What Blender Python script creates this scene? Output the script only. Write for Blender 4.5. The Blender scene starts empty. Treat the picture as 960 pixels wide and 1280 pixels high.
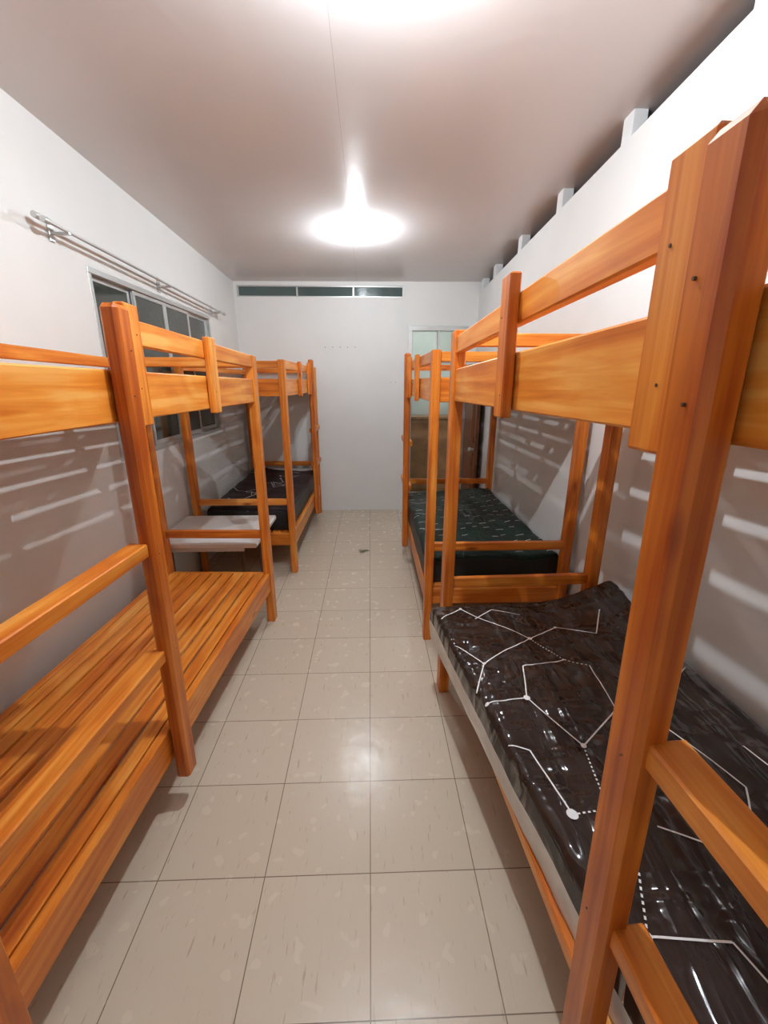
import bpy, bmesh, math, random
from mathutils import Vector, noise
random.seed(7)
scene = bpy.context.scene
scene.view_settings.view_transform = 'Standard'
scene.view_settings.look = 'None'
scene.view_settings.exposure = 0.66

# ------------------------------------------------------------ materials
def new_mat(name):
    m = bpy.data.materials.new(name); m.use_nodes = True
    nt = m.node_tree
    return m, nt, nt.nodes['Principled BSDF']
def L(nt, a, b): nt.links.new(a, b)
def N(nt, t, **kw):
    n = nt.nodes.new(t)
    for k, v in kw.items(): setattr(n, k, v)
    return n
def ramp(nt, stops):
    r = N(nt, 'ShaderNodeValToRGB'); e = r.color_ramp.elements
    while len(e) < len(stops): e.new(0.5)
    for i, (p, c) in enumerate(stops):
        e[i].position = p; e[i].color = (*c, 1)
    return r
def noise_tex(nt, vec, scale, detail=3, rough=.5, dist=0):
    n = N(nt, 'ShaderNodeTexNoise'); n.inputs['Scale'].default_value = scale
    n.inputs['Detail'].default_value = detail; n.inputs['Roughness'].default_value = rough
    n.inputs['Distortion'].default_value = dist
    L(nt, vec, n.inputs['Vector']); return n
def mapping(nt, vec, scale=(1,1,1), loc=(0,0,0), rot=(0,0,0)):
    m = N(nt, 'ShaderNodeMapping'); m.inputs['Scale'].default_value = scale
    m.inputs['Location'].default_value = loc; m.inputs['Rotation'].default_value = rot
    L(nt, vec, m.inputs['Vector']); return m
def bump(nt, h, strength, dist, bs, socket='Normal'):
    b = N(nt, 'ShaderNodeBump'); b.inputs['Strength'].default_value = strength
    b.inputs['Distance'].default_value = dist; L(nt, h, b.inputs['Height'])
    L(nt, b.outputs['Normal'], bs.inputs[socket]); return b

def simple(name, col, rough=.5, metal=0, var=.06, nscale=8, coat=0, bumpd=0):
    m, nt, bs = new_mat(name)
    g = N(nt, 'ShaderNodeNewGeometry')
    n = noise_tex(nt, g.outputs['Position'], nscale, 2)
    r = ramp(nt, [(.3, tuple(c*(1-var) for c in col)), (.7, tuple(min(1, c*(1+var)) for c in col))])
    L(nt, n.outputs['Fac'], r.inputs['Fac']); L(nt, r.outputs['Color'], bs.inputs['Base Color'])
    bs.inputs['Roughness'].default_value = rough; bs.inputs['Metallic'].default_value = metal
    bs.inputs['Coat Weight'].default_value = coat
    if bumpd:
        n2 = noise_tex(nt, g.outputs['Position'], nscale*12, 2); bump(nt, n2.outputs['Fac'], .5, bumpd, bs)
    return m

def wood_mat():
    m, nt, bs = new_mat('varnished_wood')
    at = N(nt, 'ShaderNodeAttribute', attribute_name='gcoord')
    tn = N(nt, 'ShaderNodeAttribute', attribute_name='tone')
    mp = mapping(nt, at.outputs['Vector'], (1.0, 22, 22))
    n1 = noise_tex(nt, mp.outputs['Vector'], 1.6, 4, .55, .4)
    mp3 = mapping(nt, at.outputs['Vector'], (2.0, 4.5, 4.5))
    n3 = noise_tex(nt, mp3.outputs['Vector'], 1.3, 2, .5, .8)
    a2 = N(nt, 'ShaderNodeMath', operation='MULTIPLY_ADD'); L(nt, n3.outputs['Fac'], a2.inputs[0]); a2.inputs[1].default_value = .5
    L(nt, n1.outputs['Fac'], a2.inputs[2])
    a3 = N(nt, 'ShaderNodeMath', operation='ADD'); L(nt, a2.outputs[0], a3.inputs[0]); L(nt, tn.outputs['Fac'], a3.inputs[1])
    r = ramp(nt, [(.38, (.37, .064, .005)), (.66, (.62, .165, .014)), (.84, (.75, .265, .034)), (1.0, (.83, .39, .09))])  # dark red end: grain, plus shade painted into posts and stiles
    L(nt, a3.outputs[0], r.inputs['Fac'])
    mk = mapping(nt, at.outputs['Vector'], (1.6, 6, 6))
    v = N(nt, 'ShaderNodeTexVoronoi'); v.inputs['Scale'].default_value = 1.0; L(nt, mk.outputs['Vector'], v.inputs['Vector'])
    kr = ramp(nt, [(.03, (.42, .28, .2)), (.09, (1, 1, 1))]); L(nt, v.outputs['Distance'], kr.inputs['Fac'])
    mx = N(nt, 'ShaderNodeMix', data_type='RGBA', blend_type='MULTIPLY'); mx.inputs[0].default_value = 1
    L(nt, r.outputs['Color'], mx.inputs[6]); L(nt, kr.outputs['Color'], mx.inputs[7])
    L(nt, mx.outputs[2], bs.inputs['Base Color'])
    bs.inputs['Roughness'].default_value = .36
    bump(nt, n1.outputs['Fac'], .15, .002, bs)
    return m
WOOD = wood_mat()
NAIL = simple('nail_head', (.12, .06, .03), .5, .3)
ALU = simple('aluminium', (.55, .56, .55), .35, .5, .03)
WHITE_METAL = simple('white_enamel', (.7, .7, .68), .4, 0, .02)
WHITE_TRIM = simple('white_trim', (.78, .79, .79), .4, 0, .03)
DARK_GLASS = simple('dark_window_glass', (.045, .05, .04), .07, 0, .3, 2)
TRANSOM_GLASS = simple('transom_glass', (.08, .115, .11), .12, 0, .2, 2)
WALL = simple('painted_wall', (.77, .775, .755), .55, 0, .02, 2.5, 0, .0015)
BACKROOM = simple('backroom_paint', (.56, .64, .60), .6, 0, .03, 2)
DOORWOOD = simple('brown_door_wood', (.16, .055, .022), .35, 0, .25, 5)
CABWOOD = simple('cabinet_wood', (.36, .2, .10), .4, 0, .2, 6)
LAM = simple('white_laminate', (.72, .71, .69), .3, 0, .03, 6)
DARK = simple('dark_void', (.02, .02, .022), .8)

def floor_mat():
    m, nt, bs = new_mat('vinyl_floor_tiles')
    g = N(nt, 'ShaderNodeNewGeometry')
    mp = mapping(nt, g.outputs['Position'], loc=(.015, .03, 0))
    b = N(nt, 'ShaderNodeTexBrick'); b.offset = 0; b.squash = 1
    b.inputs['Scale'].default_value = 1; b.inputs['Brick Width'].default_value = .408
    b.inputs['Row Height'].default_value = .4; b.inputs['Mortar Size'].default_value = .0020
    b.inputs['Mortar Smooth'].default_value = .2; b.inputs['Bias'].default_value = 0
    b.inputs['Color1'].default_value = (.595, .51, .395, 1); b.inputs['Color2'].default_value = (.625, .54, .425, 1)
    b.inputs['Mortar'].default_value = (.20, .15, .10, 1)
    L(nt, mp.outputs['Vector'], b.inputs['Vector'])
    ms = mapping(nt, g.outputs['Position'], (34, 5.5, 1))
    n = noise_tex(nt, ms.outputs['Vector'], 2.0, 3, .6)
    r = ramp(nt, [(.27, (.66, .60, .54)), (.38, (1, 1, 1))])
    L(nt, n.outputs['Fac'], r.inputs['Fac'])
    mx = N(nt, 'ShaderNodeMix', data_type='RGBA', blend_type='MULTIPLY'); mx.inputs[0].default_value = .8
    L(nt, b.outputs['Color'], mx.inputs[6]); L(nt, r.outputs['Color'], mx.inputs[7])
    L(nt, mx.outputs[2], bs.inputs['Base Color'])
    rr = N(nt, 'ShaderNodeMapRange'); rr.inputs[3].default_value = .20; rr.inputs[4].default_value = .31
    n4 = noise_tex(nt, g.outputs['Position'], 14, 1, .5); L(nt, n4.outputs['Fac'], rr.inputs[0]); L(nt, rr.outputs[0], bs.inputs['Roughness'])
    bump(nt, n4.outputs['Fac'], .5, .003, bs)
    return m
FLOOR = floor_mat()

def ceil_mat():
    m, nt, bs = new_mat('gloss_painted_ceiling')
    g = N(nt, 'ShaderNodeNewGeometry')
    s = N(nt, 'ShaderNodeSeparateXYZ'); L(nt, g.outputs['Position'], s.inputs[0])
    a = N(nt, 'ShaderNodeMath', operation='ADD'); L(nt, s.outputs['X'], a.inputs[0]); a.inputs[1].default_value = .15
    ab = N(nt, 'ShaderNodeMath', operation='ABSOLUTE'); L(nt, a.outputs[0], ab.inputs[0])
    lt = N(nt, 'ShaderNodeMath', operation='LESS_THAN'); L(nt, ab.outputs[0], lt.inputs[0]); lt.inputs[1].default_value = .0015
    n = noise_tex(nt, g.outputs['Position'], 1.2, 2)
    r = ramp(nt, [(.3, (.66, .635, .63)), (.7, (.69, .665, .66))]); L(nt, n.outputs['Fac'], r.inputs['Fac'])
    mx = N(nt, 'ShaderNodeMix', data_type='RGBA'); L(nt, lt.outputs[0], mx.inputs[0])
    L(nt, r.outputs['Color'], mx.inputs[6]); mx.inputs[7].default_value = (.5, .47, .47, 1)
    L(nt, mx.outputs[2], bs.inputs['Base Color'])
    bs.inputs['Roughness'].default_value = .28
    mp = mapping(nt, g.outputs['Position'], (3, 2, 1))
    n2 = noise_tex(nt, mp.outputs['Vector'], 2.8, 2, .5); bump(nt, n2.outputs['Fac'], .3, .007, bs)
    return m
CEIL = ceil_mat()

def emis(name, col, st):
    m, nt, bs = new_mat(name)
    bs.inputs['Base Color'].default_value = (.9, .9, .9, 1)
    bs.inputs['Emission Color'].default_value = (*col, 1); bs.inputs['Emission Strength'].default_value = st
    return m

# ------------------------------------------------------------ builder
class B:
    def __init__(s): s.v = []; s.f = []; s.g = []; s.t = []; s.mi = []; s.sm = []
    def box(s, x0, x1, y0, y1, z0, z1, c=.004, mat=0, tone=None):
        if x0 > x1: x0, x1 = x1, x0
        if y0 > y1: y0, y1 = y1, y0
        h = [(x1-x0)/2, (y1-y0)/2, (z1-z0)/2]; ce = [(x0+x1)/2, (y0+y1)/2, (z0+z1)/2]
        c = min(c, min(h)*.45)
        base = len(s.v)
        ax = h.index(max(h)); order = [ax] + [i for i in range(3) if i != ax]
        off = [random.uniform(-50, 50) for _ in range(3)]
        if tone is None: tone = random.uniform(-.08, .08)
        signs = [(a, b, d) for a in (-1, 1) for b in (-1, 1) for d in (-1, 1)]
        for sg in signs:
            for k in range(3):
                p = [sg[i]*(h[i] if i == k else h[i]-c) for i in range(3)]
                s.v.append(tuple(p[i]+ce[i] for i in range(3)))
                s.g.append(tuple(p[order[i]]+off[i] for i in range(3))); s.t.append(tone)
        ci = {sg: i for i, sg in enumerate(signs)}
        def V(sg, k): return base + ci[tuple(sg)]*3 + k
        fs = []
        for k in range(3):
            o = [i for i in range(3) if i != k]
            for sk in (-1, 1):
                q = []
                for (a, b) in ((-1, -1), (1, -1), (1, 1), (-1, 1)):
                    sg = [0]*3; sg[k] = sk; sg[o[0]] = a; sg[o[1]] = b; q.append(V(sg, k))
                fs.append(q)
            for a in (-1, 1):
                for b in (-1, 1):
                    m_ = [0]*3; m_[k] = -1; m_[o[0]] = a; m_[o[1]] = b
                    p_ = list(m_); p_[k] = 1
                    fs.append([V(m_, o[0]), V(m_, o[1]), V(p_, o[1]), V(p_, o[0])])
        for sg in signs: fs.append([V(sg, 0), V(sg, 1), V(sg, 2)])
        s.f += fs; s.mi += [mat]*len(fs); s.sm += [False]*len(fs)
    def poly(s, vs, fs, mat=0, smooth=False):
        b = len(s.v); s.v += [tuple(p) for p in vs]; s.g += [tuple(p) for p in vs]; s.t += [0]*len(vs)
        mats = mat if isinstance(mat, list) else [mat]*len(fs)
        for f, mm in zip(fs, mats): s.f.append([b+i for i in f]); s.mi.append(mm); s.sm.append(smooth)
    def cyl(s, p0, p1, r, n=12, mat=0, r1=None, smooth=True):
        r1 = r if r1 is None else r1
        p0 = Vector(p0); p1 = Vector(p1); d = (p1-p0).normalized()
        u = d.orthogonal().normalized(); w = d.cross(u)
        vs = [p0+(u*math.cos(a)+w*math.sin(a))*r for a in [2*math.pi*i/n for i in range(n)]]
        vs += [p1+(u*math.cos(a)+w*math.sin(a))*r1 for a in [2*math.pi*i/n for i in range(n)]]
        s.poly(vs, [[i, (i+1) % n, n+(i+1) % n, n+i] for i in range(n)], mat, smooth)
        s.poly(vs[:n], [list(range(n))], mat); s.poly(vs[n:], [list(range(n))], mat)
    def revolve(s, cx, cy, prof, n=20, mat=0):
        vs = []; m = len(prof)
        for i in range(n):
            a = 2*math.pi*i/n
            for (r, z) in prof: vs.append((cx+r*math.cos(a), cy+r*math.sin(a), z))
        fs = []
        for i in range(n):
            j = (i+1) % n
            for k in range(m-1): fs.append([i*m+k, j*m+k, j*m+k+1, i*m+k+1])
        s.poly(vs, fs, mat, True)
    def obj(s, name, mats, loc=(0, 0, 0), rot=0, recalc=True):
        me = bpy.data.meshes.new(name); me.from_pydata(s.v, [], s.f)
        for m in mats: me.materials.append(m)
        me.polygons.foreach_set('material_index', s.mi); me.polygons.foreach_set('use_smooth', s.sm)
        a = me.attributes.new('gcoord', 'FLOAT_VECTOR', 'POINT'); a.data.foreach_set('vector', [c for g in s.g for c in g])
        a = me.attributes.new('tone', 'FLOAT', 'POINT'); a.data.foreach_set('value', s.t)
        if recalc:
            bm = bmesh.new(); bm.from_mesh(me); bmesh.ops.recalc_face_normals(bm, faces=bm.faces); bm.to_mesh(me); bm.free()
        me.update()
        o = bpy.data.objects.new(name, me); scene.collection.objects.link(o)
        o.location = loc; o.rotation_euler = (0, 0, rot); return o

# ------------------------------------------------------------ room
XL, XR, YB, YF = -1.74, 1.45, 6.11, -1.3
def ceilz(x, y):
    l = 3.24-.028*y; r = 3.40-.052*y; t = (x-XL)/(XR-XL)
    return l+(r-l)*t

b = B(); b.box(XL-.1, 2.3, YF-.1, 8.0, -.1, 0, 0); b.obj('floor', [FLOOR])

b = B(); nx, ny = 24, 40; vs = []
x1c = XR+.55
for k in (0, .06):
    for j in range(ny+1):
        for i in range(nx+1):
            x = XL+(x1c-XL)*i/nx; y = YF+(YB-YF)*j/ny; vs.append((x, y, ceilz(x, y)+k))
n1 = (nx+1)*(ny+1); fs = []
for k in (0, 1):
    for j in range(ny):
        for i in range(nx):
            a = k*n1+j*(nx+1)+i; fs.append([a, a+1, a+nx+2, a+nx+1])
b.poly(vs, fs, 0, True); b.obj('ceiling', [CEIL], recalc=False)

# left wall with window hole
WY0, WY1, WZ0, WZ1 = 3.0, 5.1, 1.30, 2.52
b = B()
b.box(XL-.12, XL, YF, WY0, 0, 3.5, 0); b.box(XL-.12, XL, WY1, YB, 0, 3.5, 0)
b.box(XL-.12, XL, WY0, WY1, 0, WZ0, 0); b.box(XL-.12, XL, WY0, WY1, WZ1, 3.5, 0)
b.obj('wall_left', [WALL])
# right wall (stops short of the ceiling)
b = B(); x0, x1 = XR, XR+.1
zt = lambda y: ceilz(XR, y)-.13
b.poly([(x0, YF, 0), (x1, YF, 0), (x1, YB, 0), (x0, YB, 0), (x0, YF, zt(YF)), (x1, YF, zt(YF)), (x1, YB, zt(YB)), (x0, YB, zt(YB))],
       [[0, 1, 2, 3], [4, 5, 6, 7], [0, 1, 5, 4], [1, 2, 6, 5], [2, 3, 7, 6], [3, 0, 4, 7]])
b.obj('wall_right', [WALL])
b = B()
for y in (1.1, 1.98, 2.85, 3.72, 4.6, 5.45, 6.0):
    b.box(XR+.005, XR+.085, y-.05, y+.05, zt(y)-.0, ceilz(XR, y)+.004, .002)
b.obj('trim_1', [WHITE_TRIM])
b = B(); b.box(XR+.5, XR+.55, YF, YB, 2.6, 3.6, 0); b.box(XR+.1, XR+.5, YF, YB, 2.6, 2.64, 0); b.obj('dark_gap_shell', [DARK])  # added shell; darkness beyond the wall gap is put into its colour
# back wall
SX0, SX1, SZ0, SZ1 = -1.70, .46, 2.89, 3.025
DX0, DX1, DZ = .55, 1.30, 2.52
b = B()
for q in ((XL, DX0, 0, SZ0), (XL, SX0, SZ0, SZ1), (SX1, DX0, SZ0, SZ1), (XL, DX0, SZ1, 3.4), (DX0, DX1, DZ, 3.4), (DX1, XR+.55, 0, 3.4)):
    b.box(q[0], q[1], YB, YB+.1, q[2], q[3], 0)
b.obj('wall_back', [WALL])
b = B(); b.box(XL, XR+.55, YF-.1, YF, 0, 3.6, 0); b.obj('wall_front', [WALL])
b = B()
for i, x in enumerate((-.59, -.49, -.39, -.29, -.19)): b.cyl((x, YB+.002, 2.28), (x, YB-.015, 2.283), .006, 8)
b.cyl((.29, YB+.002, 1.83), (.29, YB-.015, 1.83), .005, 8); b.cyl((.36, YB+.002, 1.83), (.36, YB-.015, 1.83), .005, 8)
b.obj('wall_nails', [simple('nail_metal', (.3, .28, .26), .4, .3)])

# transom strip window
b = B()
fr = .014
b.box(SX0, SX1, YB+.01, YB+.06, SZ0, SZ0+fr, .001); b.box(SX0, SX1, YB+.01, YB+.06, SZ1-fr, SZ1, .001)
for x in (SX0, -.94, -.21, SX1-.02): b.box(x, x+.02, YB+.012, YB+.058, SZ0+fr, SZ1-fr, .001)
b.box(SX0+.005, SX1-.005, YB+.03, YB+.036, SZ0+.003, SZ1-.003, 0, 1)
b.obj('window_2', [ALU, TRANSOM_GLASS])
# left window
b = B(); f = .035; X = XL-.07
b.box(X, XL+.006, WY0, WY1, WZ0, WZ0+f, .002); b.box(X, XL+.006, WY0, WY1, WZ1-f, WZ1, .002)
b.box(X, XL+.004, WY0, WY0+f, WZ0+f, WZ1-f, .002); b.box(X, XL+.004, WY1-f, WY1, WZ0+f, WZ1-f, .002)
w = (WY1-WY0-2*f)/4
for i in range(4):
    y0, y1 = WY0+f+i*w, WY0+f+(i+1)*w
    xo = XL-.048 if i in (0, 3) else XL-.022
    for (a0, a1, c0, c1) in ((y0+.001, y0+.03, WZ0+f, WZ1-f), (y1-.03, y1-.001, WZ0+f, WZ1-f), (y0+.03, y1-.03, WZ0+f, WZ0+f+.04), (y0+.03, y1-.03, WZ1-f-.03, WZ1-f)):
        b.box(xo-.01, xo+.01, a0, a1, c0+.001, c1-.001, .001)
    b.box(xo-.003, xo+.003, y0+.01, y1-.01, WZ0+f+.01, WZ1-f-.01, 0, 1)
b.obj('window_1', [ALU, DARK_GLASS])
# curtain rod (double)
b = B()
for (x, z) in ((XL+.06, 2.63), (XL+.10, 2.61)):
    b.cyl((x, 2.55, z+.01), (x, 5.3, z-.04), .009, 12)
    for y in (2.55, 5.3): b.cyl((x, y-.02, z+.01 if y < 3 else z-.04), (x, y+.02, z+.01 if y < 3 else z-.04), .016, 12)
for y, dz in ((2.72, .018), (3.95, -.005), (5.15, -.028)):
    b.box(XL, XL+.012, y-.02, y+.02, 2.55+dz, 2.66+dz, .002); b.box(XL+.012, XL+.11, y-.008, y+.008, 2.583+dz, 2.598+dz, .002)
b.obj('curtain_rod', [ALU])

# doorway frame, transom and open leaf
b = B()
b.box(DX0-.03, DX0+.03, YB-.015, YB+.11, 0, DZ-.03, .003); b.box(DX1-.03, DX1+.03, YB-.015, YB+.11, 0, DZ-.03, .003)
b.box(DX0-.03, DX1+.03, YB-.015, YB+.11, DZ-.03, DZ+.03, .003); b.box(DX0+.03, DX1-.03, YB-.01, YB+.10, 2.08, 2.13, .003)
b.box(.92, .95, YB+.0, YB+.08, 2.13, DZ-.03, .003)
b.obj('trim_2', [ALU])
b = B(); b.box(1.335, 1.375, 5.38, 6.08, .01, 2.06, .003)
for (z0, z1) in ((.18, .95), (1.08, 1.92)):
    b.box(1.325, 1.335, 5.48, 5.98, z0, z1, .003)
    b.box(1.318, 1.328, 5.53, 5.93, z0+.05, z1-.05, .003)
b.cyl((1.335, 5.44, 1.0), (1.28, 5.44, 1.0), .012, 10, 1); b.cyl((1.295, 5.44, 1.0), (1.265, 5.44, 1.0), .028, 14, 1)
b.obj('door_1', [DOORWOOD, ALU])
# room beyond
b = B(); b.box(-.3, 2.2, 7.6, 7.7, 0, 2.9, 0); b.box(-.4, -.3, YB+.1, 7.7, 0, 2.9, 0); b.box(2.2, 2.3, YB+.1, 7.7, 0, 2.9, 0); b.obj('wall_backroom', [BACKROOM])
b = B(); b.box(-.4, 2.3, YB+.1, 7.7, 2.9, 2.96, 0); b.obj('ceiling_backroom', [WHITE_TRIM])
b = B(); b.box(.55, 1.55, 7.2, 7.58, 0, 1.25, .004); b.box(.57, 1.04, 7.18, 7.2, .05, 1.2, .004); b.box(1.06, 1.53, 7.18, 7.2, .05, 1.2, .004)
b.box(.52, 1.58, 7.15, 7.58, 1.25, 1.29, .004); b.cyl((1.0, 7.18, .7), (1.0, 7.15, .7), .012, 10, 1); b.cyl((1.1, 7.18, .7), (1.1, 7.15, .7), .012, 10, 1)
b.obj('wooden_cabinet', [CABWOOD, ALU])

# ------------------------------------------------------------ bunk beds
def bed(side, fx, yfar, Ln, W, rot, ladder, ls, H=2.02, zu=1.86, rd=.15, lean=0, rise=(0, 1.7), st=.07, gt=.03, nearH=None, rl=0):
    b = B(); P = .058; D = .078
    def bx(l0, l1, a0, a1, z0, z1, c=.004, tone=None):
        b.box(side*l0, side*l1, -a0, -a1, z0, z1, c, 0, tone)
    zl = .42
    for l0 in (0, W-P):
        for a0 in (0, Ln-D): bx(l0, l0+P, a0, a0+D, 0, (nearH or H) if a0 else H, .005, random.uniform(-.14, 0))
    for l0 in (.012, W-.05):
        bx(l0, l0+.038, D, Ln-D, zl-rd, zl, .004); bx(l0, l0+.038, D, Ln-D, zu-.15, zu, .004, .08)
    for a0 in (.02, Ln-.058):
        bx(P, W-P, a0, a0+.038, zl-.13, zl-.01); bx(P, W-P, a0, a0+.038, zu-.15, zu)
        bx(P, W-P, a0, a0+.035, .70, .76); bx(P, W-P, a0, a0+.035, H-.07, H-.01)
    for i in range(5):
        a = .12+(Ln-.28)*i/4
        bx(.05, W-.05, a, a+.05, zl-.075, zl-.023); bx(.05, W-.05, a, a+.05, zu-.13, zu-.083)
    n = 9; w = (W-.10)/n
    for i in range(n):
        bx(.05+i*w+.007, .05+(i+1)*w-.007, .065, Ln-.065, zl-.021, zl-.001, .003)
    n = 7; w = (W-.10)/n
    for i in range(n):
        bx(.05+i*w+.016, .05+(i+1)*w-.016, .065, Ln-.065, zu-.081, zu-.063, .003)
    if ladder == 'near': g0, g1, r0, r1 = D, ls, ls+.08, Ln-D
    else: g0, g1, r0, r1 = ls+.08, Ln-D, D, ls
    bx(.008, .042, g0, g1, H-.075-rl, H-rl, .004, .05)
    mid = (g0+g1)/2; bx(-.026, .008, mid-.038, mid+.038, zu-.17, H+.015)
    bx(W-.05, W-.012, D, Ln-D, H-.09, H-.035)
    e0 = (ls-.088, ls-.003) if ladder == 'near' else (ls+.083, ls+.168)
    bx(-.03, .008, e0[0], e0[1], zu-.17, H+gt, .004, -.04)
    bx(-.052, .006, ls, ls+.08, .17, H+st, .012, -.2)  # ladder stile toned darker, its shade put into the wood colour
    for z in (1.27, .82): bx(-.030, .04, r0-.01, r1+.01, z-.05, z, .004)
    for (ly, z) in ((ls+.03, 1.90), (ls+.05, 1.78), (ls+.03, .36), (ls+.05, 1.22), (ls+.03, .80), (e0[0]+.03, 1.95), (e0[0]+.05, 1.80), (mid-.015, 1.98), (mid+.015, 1.78)):
        lx = -.052 if ls <= ly <= ls+.08 else (-.03 if e0[0] <= ly <= e0[1] else -.026)
        b.cyl((side*(lx-.0005), -ly, z), (side*(lx+.004), -ly, z), .0022, 8, 1)
    # slightly racked, hand-built frame
    def racked(v):
        x, y, z = v; q = -y/Ln
        return (x+side*lean*max(0, 1.9-z)*q*(1-abs(x)/W), y, z+rise[0]*max(0, z-rise[1])*q)
    b.v = [racked(v) for v in b.v]
    return b.obj('bunk_bed', [WOOD, NAIL], (fx, yfar, 0), rot)
bed(-1, -.77, 3.09, 2.47, .84, math.radians(-2.2), 'near', 1.55, 2.0, 1.85, .15, .02, (.30, 1.75), .015)
bed(-1, -.72, 6.04, 2.12, .96, math.radians(-.6), 'far', .60)
bed(1, .405, 2.24, 2.2, .91, math.radians(1.8), 'near', 1.63, 2.065, 1.89, .05, .036, (.36, 1.70), -.038, -.022, 1.96, .03)
bed(1, .38, 4.84, 2.12, 1.03, 0, 'far', .60)

# ------------------------------------------------------------ mattresses
def fabric(name, col, plastic, var=.3, big=False):
    m, nt, bs = new_mat(name)
    g = N(nt, 'ShaderNodeNewGeometry')
    n = noise_tex(nt, g.outputs['Position'], 5, 2)
    r = ramp(nt, [(.3, tuple(c*(1-var) for c in col)), (.7, tuple(c*(1+var) for c in col))])
    L(nt, n.outputs['Fac'], r.inputs['Fac']); L(nt, r.outputs['Color'], bs.inputs['Base Color'])
    bs.inputs['Roughness'].default_value = .6; bs.inputs['Specular IOR Level'].default_value = .12
    bs.inputs['Coat Weight'].default_value = plastic; bs.inputs['Coat Roughness'].default_value = .10
    def ridge(scale, rot, dist):
        mp = mapping(nt, g.outputs['Position'], scale, rot=(0, 0, rot))
        a = noise_tex(nt, mp.outputs['Vector'], 1.0, 1.5, .5, dist)
        s = N(nt, 'ShaderNodeMath', operation='SUBTRACT'); L(nt, a.outputs['Fac'], s.inputs[0]); s.inputs[1].default_value = .5
        ab = N(nt, 'ShaderNodeMath', operation='ABSOLUTE'); L(nt, s.outputs[0], ab.inputs[0])
        p = N(nt, 'ShaderNodeMath', operation='MULTIPLY'); L(nt, ab.outputs[0], p.inputs[0]); p.inputs[1].default_value = -3.0
        return p
    if big: a = ridge((11, 1.5, 2), -.55, .5); a2 = ridge((2.0, 5.5, 2), .35, .8); d = .020
    else: a = ridge((16, 5, 4), .75, .8); a2 = ridge((5, 14, 4), .35, 1.2); d = .008
    ad = N(nt, 'ShaderNodeMath', operation='ADD'); L(nt, a.outputs[0], ad.inputs[0]); L(nt, a2.outputs[0], ad.inputs[1])
    bump(nt, ad.outputs[0], 1.0, d, bs, 'Coat Normal')
    return m
BROWN = fabric('plastic_wrapped_dark_brown', (.018, .009, .0065), 1.0, .3, True)
GREEN = fabric('dark_green_fabric', (.005, .019, .014), .3)
PLUM = fabric('dark_plum_fabric', (.015, .008, .010), .3)
SIDEW = simple('mattress_side_white', (.60, .56, .51), .4, 0, .1, 12, .4)
SIDED = simple('mattress_side_dark', (.010, .012, .012), .5, 0, .1, 12)
PRINT = simple('white_print', (.84, .84, .83), .45, 0, .03, 10, .5)

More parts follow.
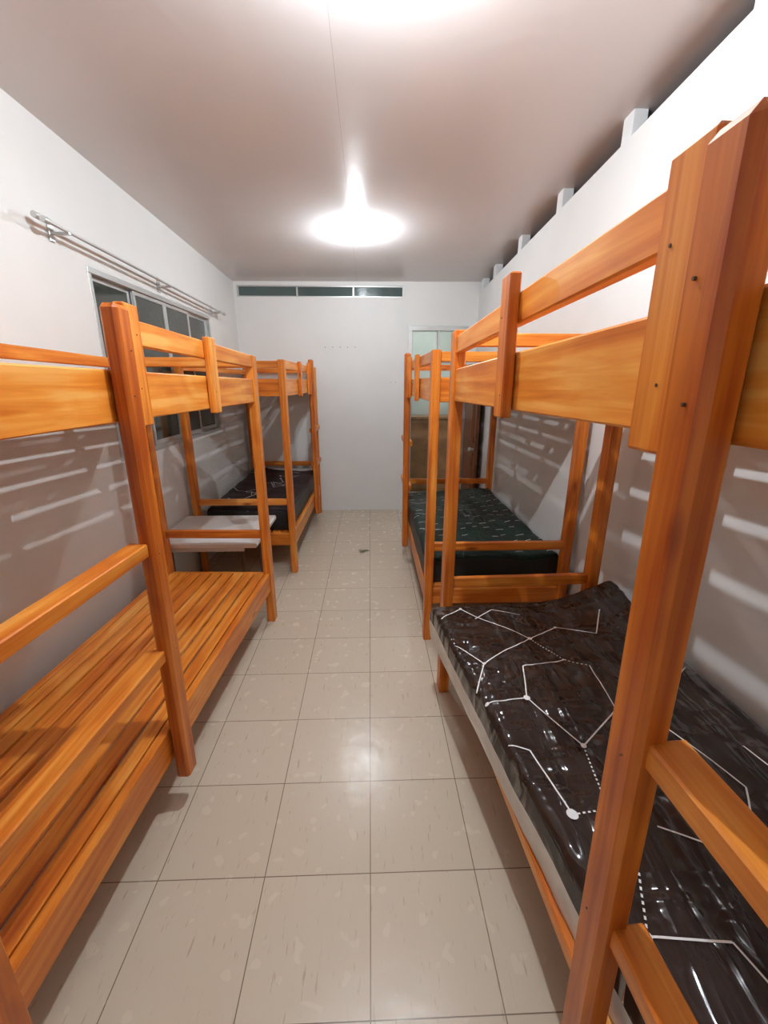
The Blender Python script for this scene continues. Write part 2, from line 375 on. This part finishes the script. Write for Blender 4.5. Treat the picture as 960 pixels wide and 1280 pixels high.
def mattress(corners, z0, T, top, sidem, lines, dots, dashed, amp=.006, bulge=0, lw=.0035, skirt=0):
    C = [Vector((*c, 0)) for c in corners]
    ns, ntt = 80, 160
    w = (C[1]-C[0]).length; l = (C[3]-C[0]).length
    def pos(s, t): return (C[0]*(1-s)+C[1]*s)*(1-t)+(C[3]*(1-s)+C[2]*s)*t
    def hz(s, t, x, y):
        d = min(s*w, (1-s)*w, t*l, (1-t)*l); r = .045
        z = T
        if d < r: z -= r*(1-math.sqrt(max(0, 1-(1-d/r)**2)))*.8
        z += amp*noise.noise(Vector((x*4, y*4, T*9)))*1.5
        rd = noise.noise(Vector((x*16+y*9, y*6-x*4, 3.1))); z += amp*.9*(1-abs(rd))*max(0, noise.noise(Vector((x*2.2, y*2.2, 8)))+.35)
        if bulge:
            e = math.exp(-(((1-s)*w)**2/.06+(t*l)**2/.08))
            z += bulge*e+bulge*.5*s**2+.012*e*noise.noise(Vector((x*14, y*24, 1)))
        return z0+z
    b = B(); vs = []
    for j in range(ntt+1):
        for i in range(ns+1):
            s, t = i/ns, j/ntt; s = .5-.5*math.cos(math.pi*s)
            p = pos(s, t); vs.append((p.x, p.y, hz(s, t, p.x, p.y)))
    fs = [[j*(ns+1)+i, j*(ns+1)+i+1, (j+1)*(ns+1)+i+1, (j+1)*(ns+1)+i] for j in range(ntt) for i in range(ns)]
    b.poly(vs, fs, 0, True)
    ring = [i for i in range(ns+1)]+[j*(ns+1)+ns for j in range(1, ntt+1)]+[ntt*(ns+1)+i for i in range(ns-1, -1, -1)]+[j*(ns+1) for j in range(ntt-1, 0, -1)]
    ctr = pos(.5, .5); rv = []; levels = 6; n = len(ring)
    for k in range(levels+1):
        f = k/levels
        for q in ring:
            x, y, z = vs[q]; o = (Vector((x, y, 0))-ctr).normalized()*(.010*math.sin(f*math.pi)-.004*f+.003*noise.noise(Vector((x*9, y*9, f*3))))
            rv.append((x+o.x, y+o.y, z+(z0-z)*f))
    rf = [[k*n+i, k*n+(i+1) % n, (k+1)*n+(i+1) % n, (k+1)*n+i] for k in range(levels) for i in range(n)]
    b.poly(rv, rf, [0 if k < skirt else 1 for k in range(levels) for i in range(n)], True)
    b.poly([rv[levels*n+i] for i in range(n)], [list(range(n))], 1)
    def st(x, y):
        s = t = .5
        for _ in range(12):
            p = pos(s, t); ds = ((C[1]-C[0])*(1-t)+(C[2]-C[3])*t); dt = ((C[3]-C[0])*(1-s)+(C[2]-C[1])*s)
            ex, ey = x-p.x, y-p.y; det = ds.x*dt.y-ds.y*dt.x
            s += (ex*dt.y-ey*dt.x)/det; t += (ds.x*ey-ds.y*ex)/det
        return s, t
    def sz(x, y):
        s, t = st(x, y)
        if not (.0 < s < 1 and 0 < t < 1): return None
        return hz(s, t, x, y)+.0022
    def ribbon(p, q, dash=0):
        p = Vector(p); q = Vector(q); d = q-p; ln = d.length; d.normalize(); nrm = Vector((-d.y, d.x))*lw/2
        k = max(1, int(ln/.008)); pts = []
        for i in range(k+1):
            c = p+(q-p)*i/k; z = sz(c.x, c.y); pts.append((c, z))
        for i in range(k):
            if dash and i % dash >= dash/2: continue
            (c0, a0), (c1, a1) = pts[i], pts[i+1]
            if a0 is None or a1 is None: continue
            b.poly([(c0.x-nrm.x, c0.y-nrm.y, a0), (c0.x+nrm.x, c0.y+nrm.y, a0), (c1.x+nrm.x, c1.y+nrm.y, a1), (c1.x-nrm.x, c1.y-nrm.y, a1)], [[0, 1, 2, 3]], 2)
    for pl in lines:
        for p, q in zip(pl, pl[1:]): ribbon(p, q)
    for pl in dashed:
        for p, q in zip(pl, pl[1:]): ribbon(p, q, 2)
    for (x, y, r) in dots:
        z = sz(x, y)
        if z is None: continue
        b.poly([(x, y, z+.001)]+[(x+r*math.cos(a*math.pi/7), y+r*math.sin(a*math.pi/7), (sz(x+r*math.cos(a*math.pi/7), y+r*math.sin(a*math.pi/7)) or z)+.0006) for a in range(14)],
               [[0, 1+i, 1+(i+1) % 14] for i in range(14)], 2)
    return b.obj('mattress', [top, sidem, PRINT], recalc=False)

lines = [[(.37, 1.98), (.49, 2.07), (.63, 1.93), (.772, 1.78), (.93, 1.86), (1.1, 1.78), (1.2, 1.95)],
         [(.40, 1.76), (.50, 1.60), (.772, 1.78)], [(.42, 1.42), (.50, 1.60)],
         [(.45, 1.36), (.61, 1.37), (.732, 1.149), (.93, 1.30), (.95, 1.55)],
         [(.61, 1.37), (.66, 1.56), (.86, 1.60)],
         [(.475, 1.17), (.54, 1.14), (.575, .90)], [(.80, .86), (1.0, .75), (1.13, .95), (1.05, 1.20), (1.2, 1.4), (1.34, 1.5)],
         [(.62, .62), (.80, .60), (.86, .40), (1.1, .32)], [(1.2, .6), (1.32, .8), (1.25, 1.1)], [(.55, 1.98), (.66, 2.06), (.8, 2.0)]]
dashed = [[(.575, .90), (.69, .915), (.732, 1.149)], [(.69, .915), (.68, .75), (.62, .62)], [(.93, 1.3), (1.05, 1.2)], [(.772, 1.78), (.86, 1.6), (.95, 1.55)],
          [(1.0, .75), (.95, .55), (.86, .40)]]
dots = [(.772, 1.78, .011), (.61, 1.37, .013), (.732, 1.149, .010), (.575, .90, .017), (.69, .915, .009), (.45, 1.36, .008), (.50, 1.60, .008),
        (.93, 1.30, .009), (1.2, 1.4, .014), (1.0, .75, .013), (.49, 2.07, .008), (.86, .4, .013), (1.05, 1.2, .009), (.93, 1.86, .008), (.62, .62, .010)]
mattress([(.335, 2.13), (1.37, 2.15), (1.42, .14), (.60, .14)], .422, .20, BROWN, SIDEW, lines, dots, dashed, .010, .09, .0052, 2)
rng = random.Random(3)
gl = []
for i in range(9):
    for j in range(11):
        x = .42+i*.11+rng.uniform(-.02, .02); y = 2.9+j*.17+rng.uniform(-.04, .04)
        if rng.random() < .75: gl.append([(x, y), (x+rng.uniform(.04, .07), y+rng.uniform(.0, .02))])
for y in (3.1, 3.45, 3.85, 4.3): gl.append([(.42, y), (.5, y-.05), (.62, y-.03)])
mattress([(.395, 4.73), (1.37, 4.74), (1.37, 2.82), (.395, 2.82)], .422, .20, GREEN, SIDED, gl, [], [], .016, .03, .006)
pl = []; pd = []
for i in range(12):
    x = rng.uniform(-1.55, -.85); y = rng.uniform(4.05, 5.8); c = [(x, y)]
    for k in range(3):
        x = min(-.8, max(-1.6, x+rng.uniform(-.18, .18))); y = min(5.9, max(4.0, y+rng.uniform(-.25, .25))); c.append((x, y))
    pl.append(c); pd.append((x, y, .012))
mattress([(-.77, 5.93), (-1.62, 5.92), (-1.60, 4.02), (-.79, 4.02)], .422, .22, PLUM, SIDED, pl, pd, [], .012, .05, .005)

# low white table between the left beds
b = B(); tx0, tx1, ty0, ty1 = -1.73, -.90, 3.14, 3.88
b.box(tx0, tx1, ty0, ty1, .580, .625, .012, 0)
b.box(tx0+.08, tx1-.12, ty0+.06, ty0+.08, .53, .58); b.box(tx0+.08, tx1-.12, ty1-.08, ty1-.06, .53, .58)
for x in (tx0+.10, tx1-.16):
    for y in (ty0+.10, ty1-.13):
        b.cyl((x+.015, y, .58), (x+.015, y, 0), .012, 12, 1)
b.obj('low_table', [LAM, NAIL])

# leaf scrap on the floor
b = B(); vs = []; k = 14
for i in range(k):
    a = 2*math.pi*i/k; r = .04*(1+.35*math.sin(3*a+1)+.2*math.cos(5*a)); vs.append((-.09+r*math.cos(a)*1.3, 4.47+r*math.sin(a), .003+.004*(1+math.sin(2*a))))
b.poly(vs+[(-.09, 4.47, .012)], [[i, (i+1) % k, k] for i in range(k)])
b.obj('dry_leaf', [simple('leaf_green', (.16, .18, .10), .6, 0, .4, 30)], recalc=False)

# ------------------------------------------------------------ lamps (small capsule bulbs in ceiling receptacles)
def bulb(x, y, st, h, col=(.87, .94, 1.0)):
    z = ceilz(x, y)
    b = B()
    b.revolve(x, y, [(.001, z+.002), (.035, z), (.035, z-.012), (.016, z-.018), (.012, z-.03), (.010, z-h+.03), (.009, z-h+.014), (.001, z-h+.013)], 16, 0)
    zc = z-h; r = .015
    b.revolve(x, y, [(max(.0008, r*math.sin(t)), zc+r*math.cos(t)) for t in [math.pi*k/6 for k in range(7)]], 12, 1)
    b.obj('ceiling_bulb', [WHITE_METAL, emis('bulb_glow', col, st)])
bulb(-.10, 4.4, 3700, .095)
bulb(.10, 1.6, 8800, .13)
z = 2.9
b = B(); b.revolve(.9, 6.8, [(.001, z), (.07, z-.01), (.07, z-.05), (.001, z-.07)], 14, 0); b.obj('backroom_lamp', [emis('backroom_glow', (1, 1, .97), 80)])

w = bpy.data.worlds.new('night'); scene.world = w; w.use_nodes = True
w.node_tree.nodes['Background'].inputs[0].default_value = (.05, .06, .08, 1)
w.node_tree.nodes['Background'].inputs[1].default_value = .5

# ------------------------------------------------------------ camera
cd = bpy.data.cameras.new('camera'); cam = bpy.data.objects.new('camera', cd); scene.collection.objects.link(cam)
cd.sensor_fit = 'VERTICAL'; cd.sensor_height = 36; cd.sensor_width = 27; cd.lens = 36*530/1280
cd.clip_start = .02
cam.location = (0, 0, 1.83); cam.rotation_euler = (math.radians(90-17), 0, math.radians(-1.86))
scene.camera = cam
